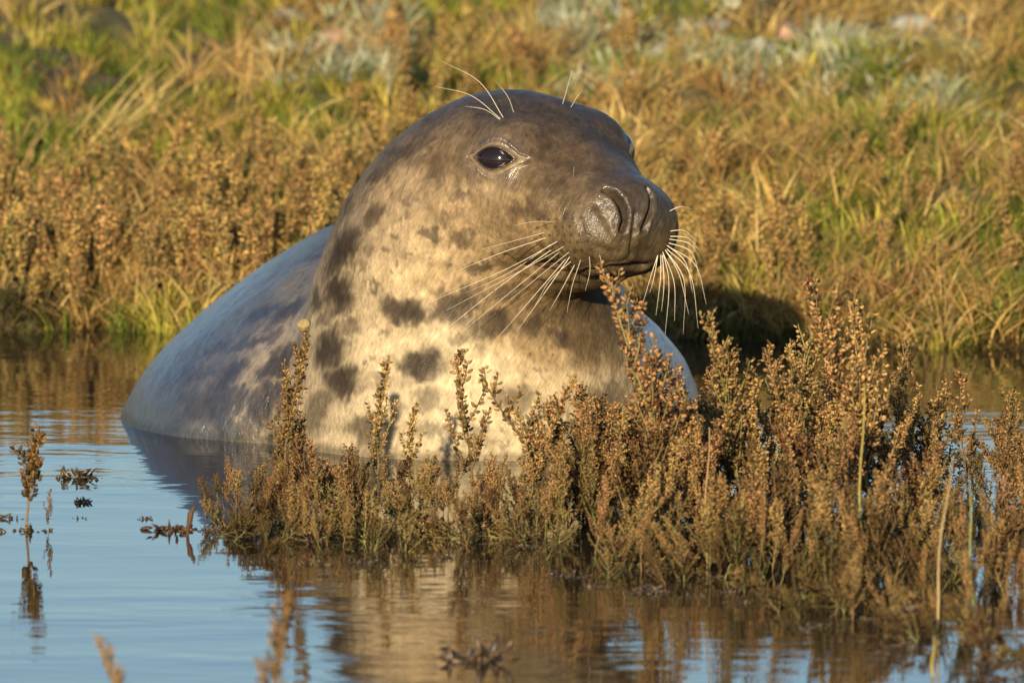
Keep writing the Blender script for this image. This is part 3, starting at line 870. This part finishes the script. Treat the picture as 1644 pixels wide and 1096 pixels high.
DARK_SPRIG = [make_plant(190 + i, 0.17, 10, 0.45, 0.0088, 0.0044, green=0.45, sub=0.22, bare=0.16, blen=0.40, wet=0.10, tint=(0.55, 0.52, 0.45)) for i in range(3)]  # greener thin sprigs tinted darker throughout

r_ = np.random.default_rng(77)
def fg(name, proto, px, top, base, label, group=None, tilt=(0, 0), tip=False):
    """plant rooted in the shallow water at base, reaching up to top in the photograph"""
    p = on_water(px, base)
    h = (base - top) * U * (np.linalg.norm(p - CAMP) / DIST)
    rz = r_.uniform(0, 6.28); sc_ = h / proto[2]
    if tip:                                  # the crooked stem's tip, not its foot, stands at px
        t = proto[3]; sc_ = h / t[2]
        p = p - np.array([1, 0, 0]) * sc_ * (t[0] * math.cos(rz) - t[1] * math.sin(rz))
    return put_plant(name, proto, p, sc_, rz, label, group, tilt)

HERO = [
    (TALL[0], 492, 520, 812, 'tall olive brown marsh plant with a pale round flower head, before the blotched flank'),
    (SPRIG[0], 612, 566, 800, 'thin sparse marsh sprig standing alone against the cream chest'),
    (SPRIG[1], 737, 566, 822, 'slim upright marsh sprig with two side twigs below the seal throat'),
    (SPRIG[2], 786, 582, 838, 'slender marsh sprig leaning beside the dark shadow on the chest'),
    (SPRIG[3], 662, 640, 812, 'short dark marsh sprig between two thin sprigs at the chest'),
    (TALL[1], 968, 418, 858, 'tallest knobbly tan marsh plant whose tip reaches the seal chin'),
    (TALL[2], 1150, 482, 842, 'tall tan marsh plant at the far shoulder of the seal'),
    (TALL[3], 1290, 430, 850, 'very tall brown marsh plant with a bare pointed tip in the dense thicket'),
    (TALL[4], 1372, 470, 866, 'tall many-tipped marsh plant crowning the dense thicket'),
    (SPRIG[0], 1540, 585, 806, 'thin outlying marsh sprig against the open water beside the thicket'),
    (SPRIG[2], 1478, 605, 800, 'sparse marsh sprig at the thin outer side of the thicket'),
    (TALL[0], 1232, 545, 850, 'broad tan marsh plant between the seal shoulder and the tallest thicket plants'),
    (TALL[2], 905, 600, 842, 'tan marsh plant in front of the throat shadow'),
    (TALL[4], 1062, 560, 850, 'tan marsh plant hiding the base of the far shoulder'),
]
for i, (pr, px, top, base, lab) in enumerate(HERO):
    fg('marsh_plant', pr, px, top, base, lab, tilt=(r_.normal(0, .02), 0), tip=True)
# the pale round flower head on the tall plant
def lumpy(c, r, seed, n=14, amp=0.25, flat=(1, 1, 1)):
    v, f = uv_sphere(np.zeros(3), 1.0, n)
    v = v * (1 + amp * (fbm(v * 1.7, seed, 2)[:, None] - 0.5) * 2) * r * np.array(flat) + c
    return v, f

def look(pr):
    for L_, w in ((TALL, 'tall tan many-branched'), (SPRIG, 'thin sparse-twigged'), (BUSHY, 'rounded bushy brown'), (LOW, 'low sprawling greenish brown'), (DARK, 'dark bushy'), (DARK_SPRIG, 'dark thin')):
        if any(pr is q for q in L_): return w
ZONES = [(430, 'in the water below the blotched flank'), (560, 'around the foot of the flower-headed plant'), (700, 'before the cream chest by the lone thin sprig'), (860, 'under the middle of the cream chest'),
         (1010, 'below the seal chin'), (1130, 'at the base of the far shoulder'), (1240, 'just outside the far shoulder'), (1345, 'round the tallest thicket tip'), (1445, 'by the straight yellow stalk'), (1560, 'by the pale buff stalk'), (9999, 'at the outer end of the thicket')]
def describe(px, u, pr):
    z = next(t for x, t in ZONES if px < x)
    row = 'seal-side' if u < 0.45 else 'open-water-side'
    lab = '%s %s marsh plant %s' % (row, look(pr), z)
    return lab, 'marsh plants ' + z
hp = next(o for o in sc.objects if o.name == 'marsh_plant')
v, f = lumpy(np.array([0, 0, 0]), 0.0085, 44, 16, 0.6, (1, 0.7, 0.9))
fh = link(bpy.data.objects.new('flower_head', mesh_from('flower_head', v, f, M_LEAF, np.tile(np.array([.30, .22, .105]), (len(v), 1)))), hp)
fh.location = Vector(TALL[0][3]) + Vector((0.001, 0, 0.002))
# thicket: individuals filling the shallow water in front of the seal
def band(px, pts): return np.interp(px, [p[0] for p in pts], [p[1] for p in pts])
REAR = [(330, 800), (600, 795), (860, 800), (1000, 790), (1200, 775), (1644, 765), (1720, 765)]
FRONT = [(330, 872), (600, 886), (880, 892), (1000, 912), (1200, 945), (1400, 1010), (1644, 1065), (1720, 1070)]
TOPS = [(330, 725), (430, 690), (500, 655), (560, 680), (700, 690), (840, 670), (900, 600), (1000, 565), (1150, 540), (1300, 520), (1400, 535), (1500, 610), (1644, 625), (1720, 625)]
DENS = [(330, .8), (420, 1.3), (560, 1.4), (620, 1.1), (800, 1.0), (860, 1.2), (950, 1.5), (1150, 1.7), (1400, 1.7), (1500, 1.9), (1644, 2.0), (1720, 1.8)]
xs = np.arange(330, 1720); cdf = np.cumsum(band(xs, DENS)); cdf /= cdf[-1]
NF = 290
for i in range(NF):
    px = float(np.interp((i + r_.random()) / NF, cdf, xs))
    lo, hi = band(px, REAR), band(px, FRONT)
    u = r_.random() ** 1.0
    base = lo + (hi - lo) * u
    top0 = band(px, TOPS)
    right = px > 880
    k = r_.random()
    h = (lo - top0) * r_.uniform(0.6, 1.1) * (1 - 0.42 * u)
    if right and px < 1450: h *= 1.0
    if k < 0.34 and not (600 < px < 870): pr = TALL[r_.integers(6)]; h *= 1.15
    elif k < 0.44: pr = SPRIG[r_.integers(5)]; h *= 0.95
    elif k < 0.90: pr = BUSHY[r_.integers(8)]
    else: pr = LOW[r_.integers(4)]; h *= 0.55
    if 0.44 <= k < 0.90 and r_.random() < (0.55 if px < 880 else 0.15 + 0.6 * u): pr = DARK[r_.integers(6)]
    elif 0.34 <= k < 0.44 and px < 880 and r_.random() < 0.5: pr = DARK_SPRIG[r_.integers(3)]
    h = max(h, 42)
    lab, grp = describe(px, u, pr)
    fg('marsh_plant', pr, px, base - h, base, lab, grp, tilt=(r_.normal(0, .14), r_.normal(0, .20)))
# half-drowned, drooping plants along the front of the thicket
for i in range(84):
    px = r_.uniform(345, 900) if i < 36 else r_.uniform(960, 1690)
    hi = band(px, FRONT); base = hi + r_.uniform(-45, 22)
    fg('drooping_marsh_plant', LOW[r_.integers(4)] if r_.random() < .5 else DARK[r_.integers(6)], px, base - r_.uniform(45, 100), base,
       'half-drowned marsh plant drooping into the water ' + next(t for x, t in ZONES if px < x), 'half-drowned marsh plants', tilt=(r_.uniform(-1.2, 0.5), r_.uniform(-1.2, 1.2)))

# lone plants in the open water
LONE = make_plant(198, 0.115, 7, 0.3, 0.0115, 0.0042, green=0.45, sub=0.5, bare=0.35, blen=0.45, wet=0.08, tint=(.5, .47, .42))
fg('marsh_plant', LONE, 36, 692, 852, 'lone upright sprig standing in open pale water away from the thicket', tilt=(0.0, -0.10))
fg('marsh_plant', DARK_SPRIG[1], 78, 785, 852, 'small dark sprout beside the lone sprig in open water', tilt=(0, 0.1))
fg('marsh_plant', TALL[1], 200, 1010, 1190, 'blurred pale brown sprig close by in the pale blue water', tilt=(0, .05))
fg('marsh_plant', TALL[3], 452, 950, 1215, 'blurred tan sprig close by where the flank reflection ends', tilt=(0, 0.12))

# floating bits of weed
M_WEED = mat_leafy('wet_weed', 0.0, 0.38, True, 0.5)
def weed(px, py, size, seed, label, sx=1.0):
    rr = np.random.default_rng(seed)
    n = 46
    C = np.clip(rr.normal(0, 0.5, (n, 3)), -0.9, 0.9) * np.array([0.55 * sx, 0.5, 0.20]) * size; C[:, 2] = np.abs(C[:, 2]) - 0.0025
    D = rr.normal(0, 1, (n, 3)) * np.array([1, 1, 0.5])
    v, f = bipyramids(C, D, rr.uniform(0.25, 0.8, n) * size * 0.75, rr.uniform(0.25, 0.6, n) * size * 0.28, rr.uniform(0, 6, n))
    v = v + (np.stack([vnoise(v / (size * 0.12), 5 + i_) for i_ in range(3)], -1) - 0.5) * size * 0.10
    col = np.repeat(np.array([.060, .040, .020]) * rr.uniform(0.4, 1.7, (n, 1)), 12, axis=0)
    o = link(bpy.data.objects.new('floating_weed', mesh_from('floating_weed', v, f, M_WEED, col)))
    o.location = on_water(px, py)
    return tag(o, label, 'weed')
weed(45, 852, .027, 1, 'dark weed clump floating at the foot of the lone sprig', 1.6)
weed(15, 832, .022, 2, 'flat dark weed scrap floating behind the lone sprig', 1.5)
weed(128, 768, .036, 3, 'glistening dark weed tuft poking out of the rippled orange reflection', 1.2)
weed(131, 806, .018, 4, 'small hooked weed scrap below the glistening tuft', 0.8)
weed(126, 832, .012, 5, 'tiny weed fleck in the pale water below the hooked scrap')
weed(232, 833, .014, 6, 'single small weed knob floating between tuft and thicket')
weed(283, 852, .034, 7, 'flat dark brown weed clump floating beside an upright twig', 1.5)
weed(766, 1058, .050, 8, 'dark weed clump afloat in the cream chest reflection', 1.2)
weed(155, 945, .004, 9, 'minute weed speck in the open pale blue water')
for i in range(70):
    px = r_.uniform(340, 1680) if i < 45 else r_.uniform(980, 1680)
    py = band(px, FRONT) + r_.uniform(-40, 45)
    weed(px, py, r_.uniform(.010, .022), 200 + i, 'small dark weed scrap floating ' + next(t for x, t in ZONES if px < x), 1.6)['group'] = 'weed scraps along the thicket'
v, f = tube(np.array([[0, 0, -.01], [.001, 0, .008], [.003, 0, .014], [.004, 0, .022], [.008, 0.002, .030]]), np.array([.0016, .0018, .0030, .0034, .0016]), 7)
tw = link(bpy.data.objects.new('twig', mesh_from('twig', v, f, M_STEM, np.tile(np.array([.10, .055, .026]), (len(v), 1)))))
tw.location = on_water(300, 858); tag(tw, 'short reddish twig standing upright in the water beside the thicket', 'twig')

def stalk(px, top, base, col, label, bend=0.02, r0=.0020):
    p = on_water(px, base); h = (base - top) * U
    t = np.linspace(0, 1, 9)
    P = np.stack([bend * t ** 2, 0 * t, -0.02 + (h + 0.02) * t], -1) + np.array([[.0015, 0, 0]]) * np.sin(t * 9)[:, None]
    v, f = tube(P, np.linspace(r0, r0 * 0.45, 9), 6)
    c = np.tile(np.array(col), (len(v), 1)) * np.repeat(0.8 + 0.4 * vnoise(P * 90, 4), 6)[:, None]
    o = link(bpy.data.objects.new('grass_stalk', mesh_from('grass_stalk', v, f, M_STEM, c)))
    o.location = p; return tag(o, label, 'stalk')
stalk(1380, 640, 935, (.34, .25, .07), 'straight yellow straw stalk rising through the middle of the thicket', 0.004)
stalk(1503, 760, 1010, (.30, .24, .12), 'pale buff stalk leaning in front of the thicket', 0.016, .0015)
stalk(1561, 800, 985, (.20, .23, .08), 'pale green stalk standing in front of the thicket', -0.004, .0016)
stalk(1498, 1030, 1085, (.24, .18, .06), 'short yellow stalk stub at the front water edge', 0.0)
stalk(1133, 700, 905, (.28, .20, .09), 'thin brown stalk standing straight below the far shoulder', 0.003, .0014)

# ------------------------------------------------------------------ the far bank: grasses, plants, stones
def gz(x, y): return float(ground_z(np.array([x]), np.array([y]))[0])
def blades(n, xr, yr, hr, wr, palette, pw, seed, lean=(0.1, 0.5), wind=0.15, keep=None, per=26, rad=0.016, flop=0.0):
    """grass in tufts: n tufts of about per blades fanning out from each foot"""
    rr = np.random.default_rng(seed)
    X = rr.uniform(*xr, n); d = rr.uniform(0, 1, n) ** 1.2 * (yr[1] - yr[0]) + yr[0]; Y = shore(X) + d
    cl = fbm(np.stack([X * 9, Y * 9, 0 * X], -1), seed, 2)
    gr = fbm(np.stack([X * 3.2, Y * 3.2, 0 * X], -1), 31, 3)
    m = cl > 0.31
    if keep is not None: m &= keep(X, Y, d, gr, rr)
    X, Y, d, gr, cl = X[m], Y[m], d[m], gr[m], cl[m]
    pal = np.array(palette); k = rr.choice(len(pal), len(X), p=np.array(pw) / sum(pw))
    tc = pal[k] * 1.15 * rr.uniform(0.6, 1.35, (len(X), 1))
    th = rr.uniform(*hr, len(X)) * (0.55 + 0.9 * cl)
    twx, twy = rr.normal(wind, 0.35, len(X)), rr.normal(0, 0.3, len(X))
    cnt = np.maximum(3, rr.poisson(per, len(X)))
    I = np.repeat(np.arange(len(X)), cnt); n = len(I)
    a0 = rr.uniform(0, 6.283, n); r0 = rad * np.sqrt(rr.random(n))
    bx, by = X[I] + np.cos(a0) * r0, Y[I] + np.sin(a0) * r0
    Z = ground_z(bx, by) - 0.004
    H = th[I] * rr.uniform(0.45, 1.15, n)
    az = a0 + rr.normal(0, 0.5, n); ln = rr.uniform(*lean, n)
    dx = np.cos(az) * ln + twx[I]; dy = np.sin(az) * ln + twy[I]
    W = rr.uniform(*wr, n)
    sa = rr.uniform(0, 6.283, n); side = np.stack([np.cos(sa), np.sin(sa), np.zeros(n)], -1)
    t = np.array([0, 0.35, 0.7, 1.0])
    rt = np.stack([bx, by, Z], -1)
    Pm = rt[:, None] + np.stack([dx[:, None] * H[:, None] * t ** 1.6, dy[:, None] * H[:, None] * t ** 1.6, H[:, None] * (t - (0.2 + flop) * np.hypot(dx, dy)[:, None] * t ** 2.4)], -1)
    ww = W[:, None] * np.array([0.75, 1.0, 0.7, 0.05])
    Lp = Pm - side[:, None] * ww[..., None] / 2; Rp = Pm + side[:, None] * ww[..., None] / 2
    V = np.stack([Lp, Rp], 2).reshape(n, 8, 3)
    q = np.array([[0, 1, 3, 2], [2, 3, 5, 4], [4, 5, 7, 6]])
    F = (q[None] + (np.arange(n) * 8)[:, None, None]).reshape(-1, 4)
    col = tc[I] * rr.uniform(0.7, 1.3, (n, 1))
    cv = np.repeat(col, 8, axis=0)
    return V.reshape(-1, 3), F, cv
def kgreen(X, Y, d, gr, rr):
    px = X / U * 0.88 + 822
    bias = np.interp(px, [-400, 300, 560, 900, 1150, 1400, 2000], [-.06, -.04, -.01, -.02, .05, .11, .09]) + np.interp(d, [0, .5, 1.2, 2.0, 3.5], [.03, .02, .02, -.05, -.12])
    return (gr + bias + rr.normal(0, .09, len(X))) > 0.53
v, f, c = blades(9500, (-1.5, 1.5), (-0.03, 3.3), (.022, .062), (.0014, .0034), [(.12, .155, .024), (.19, .20, .03), (.26, .23, .04), (.08, .115, .025), (.36, .29, .06)], [4, 4, 3, 2, 1.6], 5, (0.1, 0.9), 0.08, kgreen)
g = link(bpy.data.objects.new('green_grass', mesh_from('green_grass', v, f, M_GRASS, c))); tag(g, 'short green marsh grass carpeting the bank', 'grass', kind='stuff')
def kdry(X, Y, d, gr, rr): return (gr + 0.13 * np.clip((X / U * 0.88 + 822 - 1180) / 150, 0, 1) * (d < 0.75) + rr.normal(0, .13, len(X)) - np.interp(d, [0, .2, .8, 1.6], [.10, .05, -.03, -.16])) < 0.57
v, f, c = blades(13000, (-1.5, 1.5), (0.0, 3.6), (.035, .095), (.0013, .0034), [(.40, .27, .09), (.50, .37, .15), (.32, .19, .06), (.30, .24, .08), (.22, .125, .05)], [4, 2.5, 3, 3, 2], 6, (0.3, 1.5), 0.25, kdry, per=15, rad=0.016, flop=0.08)
g = link(bpy.data.objects.new('dry_grass', mesh_from('dry_grass', v, f, M_GRASS, c))); tag(g, 'tangled straw coloured dry grass over the bank', 'grass', kind='stuff')
def kgrey(X, Y, d, gr, rr):
    px = X / U * 0.84 + 822
    return (d > 1.35) & (((px > 860) & (px < 1560)) | ((px > 420) & (px < 640))) & (gr + rr.normal(0, .1, len(X)) > 0.46)
v, f, c = blades(5200, (-1.2, 1.2), (1.3, 3.6), (.022, .055), (.004, .008), [(.30, .31, .20), (.36, .36, .26), (.24, .26, .15)], [3, 2, 2], 15, (0.2, 1.0), 0.05, kgrey, per=14, rad=0.018)
g = link(bpy.data.objects.new('grey_herbage', mesh_from('grey_herbage', v, f, M_GRASS, c))); tag(g, 'pale grey green saltmarsh herbage among the stones', 'herbage', kind='stuff')
# dark-coloured blades painting the shadow zone at the water's edge
v, f, c = blades(1100, (-1.5, 1.5), (-0.07, 0.08), (.015, .04), (.002, .004), [(.045, .035, .014), (.06, .06, .016), (.09, .06, .02)], [3, 2, 2], 8, (0.2, 1.2), 0.05, per=12)
g = link(bpy.data.objects.new('shore_shade', mesh_from('shore_shade', v, f, M_GRASS, c))); tag(g, 'painted shade-dark blade litter along the waterline of the bank', 'edging', kind='stuff')

BANK = [make_plant(200 + i, 0.105, 13, 0.42, 0.0078, 0.0056, green=0.12, sub=0.25, bare=0.15, blen=0.55, wet=0.02, tint=(1.25, 1.34, 1.15)) for i in range(6)]
def bankplant(px, d, h, lab, grp):
    size = 'tall' if h > 0.092 else ('short' if h < 0.072 else 'middling')
    row = 'on the waterline' if d < 0.16 else ('just above the shore' if d < 0.40 else 'higher up')
    lab = '%s %s %s' % (size, lab, row)
    X = (px - 822) * U * (DIST + 1.4 + d) / DIST; Y = float(shore(X)) + d
    put_plant('bank_plant', BANK[r_.integers(6)], (X, Y, gz(X, Y) - 0.004), h / 0.105, r_.uniform(0, 6.28), lab, grp, (r_.normal(0, .12), r_.normal(.05, .12)))
for i in range(150):
    px = r_.uniform(-60, 590); d = 0.04 + 0.75 * r_.random() ** 1.3
    bankplant(px, d, r_.uniform(.06, .115), 'tan marsh plant on the bank ' + ('below the leaning straw tufts' if px < 270 else ('short of the seal back' if px < 420 else 'right behind the seal back')), 'brown plants on the bank behind the seal back')
for i in range(34):
    px = r_.uniform(1080, 1330); d = 0.06 + 0.7 * r_.random()
    bankplant(px, d, r_.uniform(.06, .10), 'brown marsh plant on the bank behind the seal muzzle', 'brown plants on the bank behind the muzzle')
for i in range(40):
    px = r_.uniform(560, 1080); d = 0.7 + 1.1 * r_.random()
    bankplant(px, d, r_.uniform(.06, .10), 'dull marsh plant on the bank ' + ('behind the nape' if px < 740 else ('behind the crown' if px < 900 else 'behind the far brow')), 'brown plants on the bank behind the head')
for i in range(26):
    px = r_.uniform(1330, 1690); d = 0.15 + 0.9 * r_.random()
    bankplant(px, d, r_.uniform(.05, .085), 'brown marsh plant in bright green grass beyond the thicket', 'scattered brown plants in the bright grass')

def straw(px, py0, px1, py1, n, d, label, seed):
    """a tuft of long dead stalks leaning together, seen from its foot (px,py0) to its tips (px1,py1)"""
    rr = np.random.default_rng(seed)
    X = (px - 822) * U * (DIST + 1.4 + d) / DIST; Y = float(shore(X)) + d
    foot = np.array([X, Y, gz(X, Y)])
    L = math.hypot(px1 - px, py1 - py0) * U * 1.12; dx, dz = (px1 - px) * U * 1.1, max((py0 - py1) * U * 1.1, 0.01)
    VS_, FS_, CS_ = [], [], []; k = 0
    for i in range(n):
        t = np.linspace(0, 1, 7); s = rr.uniform(0.5, 1.15)
        o = rr.normal(0, 0.018, 3) * np.array([1, 1, 0])
        P = o + np.stack([dx * s * t + rr.normal(0, .028) * t, rr.normal(0, .05) * t, dz * s * t - 0.25 * abs(dx) * (t ** 2.2) * rr.uniform(0.1, .6) - 0.004], -1)
        v, f = tube(P, np.linspace(.0017, .0006, 7), 4)
        VS_.append(v); FS_.append(f + k); k += len(v)
        CS_.append(np.tile(np.array([.34, .245, .10]) * rr.uniform(.6, 1.2), (len(v), 1)))
    o = link(bpy.data.objects.new('straw_tuft', mesh_from('straw_tuft', np.vstack(VS_), np.vstack(FS_), M_STEM, np.vstack(CS_))))
    o.location = foot; return tag(o, label, 'straw')
straw(130, 225, 262, 70, 15, 0.95, 'long pale straw tuft leaning steeply over the brown plants', 1)
straw(80, 235, 200, 130, 12, 0.85, 'pale straw tuft lying just beside the long leaning tuft', 2)
straw(170, 225, 262, 165, 10, 0.85, 'short straw tuft under the tips of the long leaning tuft', 3)
straw(5, 250, 60, 130, 12, 0.80, 'ragged straw tuft with a bent orange blade', 4)
straw(345, 200, 385, 115, 6, 1.1, 'thin straw wisps standing behind the seal back', 5)
straw(1190, 300, 1290, 235, 16, 0.85, 'arching straw tuft above the grass behind the muzzle', 6)
straw(1350, 320, 1250, 240, 16, 0.85, 'straw tuft arching back towards the muzzle', 7)
straw(1400, 290, 1330, 190, 9, 1.1, 'straw wisps between green grass and pale stones', 8)
straw(1480, 430, 1540, 330, 9, 0.35, 'bleached straw blades standing in the bright green grass', 9)
straw(1560, 330, 1620, 240, 10, 0.8, 'straw tuft at the end of the bright green grass', 10)
straw(1440, 420, 1410, 350, 7, 0.4, 'broken straw blades folded over the bright green grass', 11)
straw(968, 150, 962, 30, 7, 1.9, 'pale upright straw bunch behind the crown of the head', 12)
straw(950, 130, 1040, 180, 6, 1.7, 'long fallen straw stem arching behind the far brow', 13)

STONES = [(540, 58, .030, (0.34, 0.22, 0.15), 'blurred pinkish stone on the bank above the seal back'), (1066, 80, .026, (0.32, 0.30, 0.25), 'pale grey stone lying behind the bridge of the nose'),
          (1222, 76, .030, (0.37, 0.35, 0.29), 'largest whitish stone in the stony patch'), (1272, 46, .026, (0.34, 0.20, 0.15), 'salmon pink stone behind the whitish stone'),
          (575, 125, .026, (0.21, 0.21, 0.18), 'grey green stone below the pinkish stone'), (470, 30, .034, (0.22, 0.23, 0.20), 'grey lichen-covered stone at the upper bank'), (905, 40, .030, (0.26, 0.25, 0.19), 'buff stone half buried beside tall straw'),
          (1330, 60, .022, (0.28, 0.27, 0.22), 'small grey stone in the stony patch'), (1150, 40, .028, (0.25, 0.24, 0.20), 'dull grey stone behind the pale grey one'), (1460, 40, .034, (0.27, 0.27, 0.23), 'broad grey stone at the far side of the stony patch'),
          (1000, 22, .03, (0.27, 0.25, 0.20), 'buff grey stone at the top of the bank'), (1390, 95, .02, (0.29, 0.27, 0.23), 'small pale stone in front of the broad grey stone')]
def ground_hit(px, py):
    d = raydir(px, py); t = 14.0
    T = np.linspace(15.5, 24, 500); P = CAMP + d * T[:, None]
    below = P[:, 2] < ground_z(P[:, 0], P[:, 1])
    i = np.argmax(below); return P[i]
def mat_stone(col, i):
    return mat_plain('stone_%s' % 'abcdefghijklmnop'[i], col, 0.7, 0.4, 0, 60)
for i, (px, py, r, col, lab) in enumerate(STONES):
    p = ground_hit(px, py + 18)
    r *= 0.75
    v, f = lumpy(np.zeros(3), r, 300 + i, 18, 0.5, (1.4, 1.0, 0.7))
    o = link(bpy.data.objects.new('stone', mesh_from('stone', v, f, mat_stone(col, i))))
    o.location = (p[0], p[1], p[2] + r * 0.45); o.rotation_euler = (0, 0, r_.uniform(0, 6.28)); tag(o, lab, 'stone', 'stones on the bank')
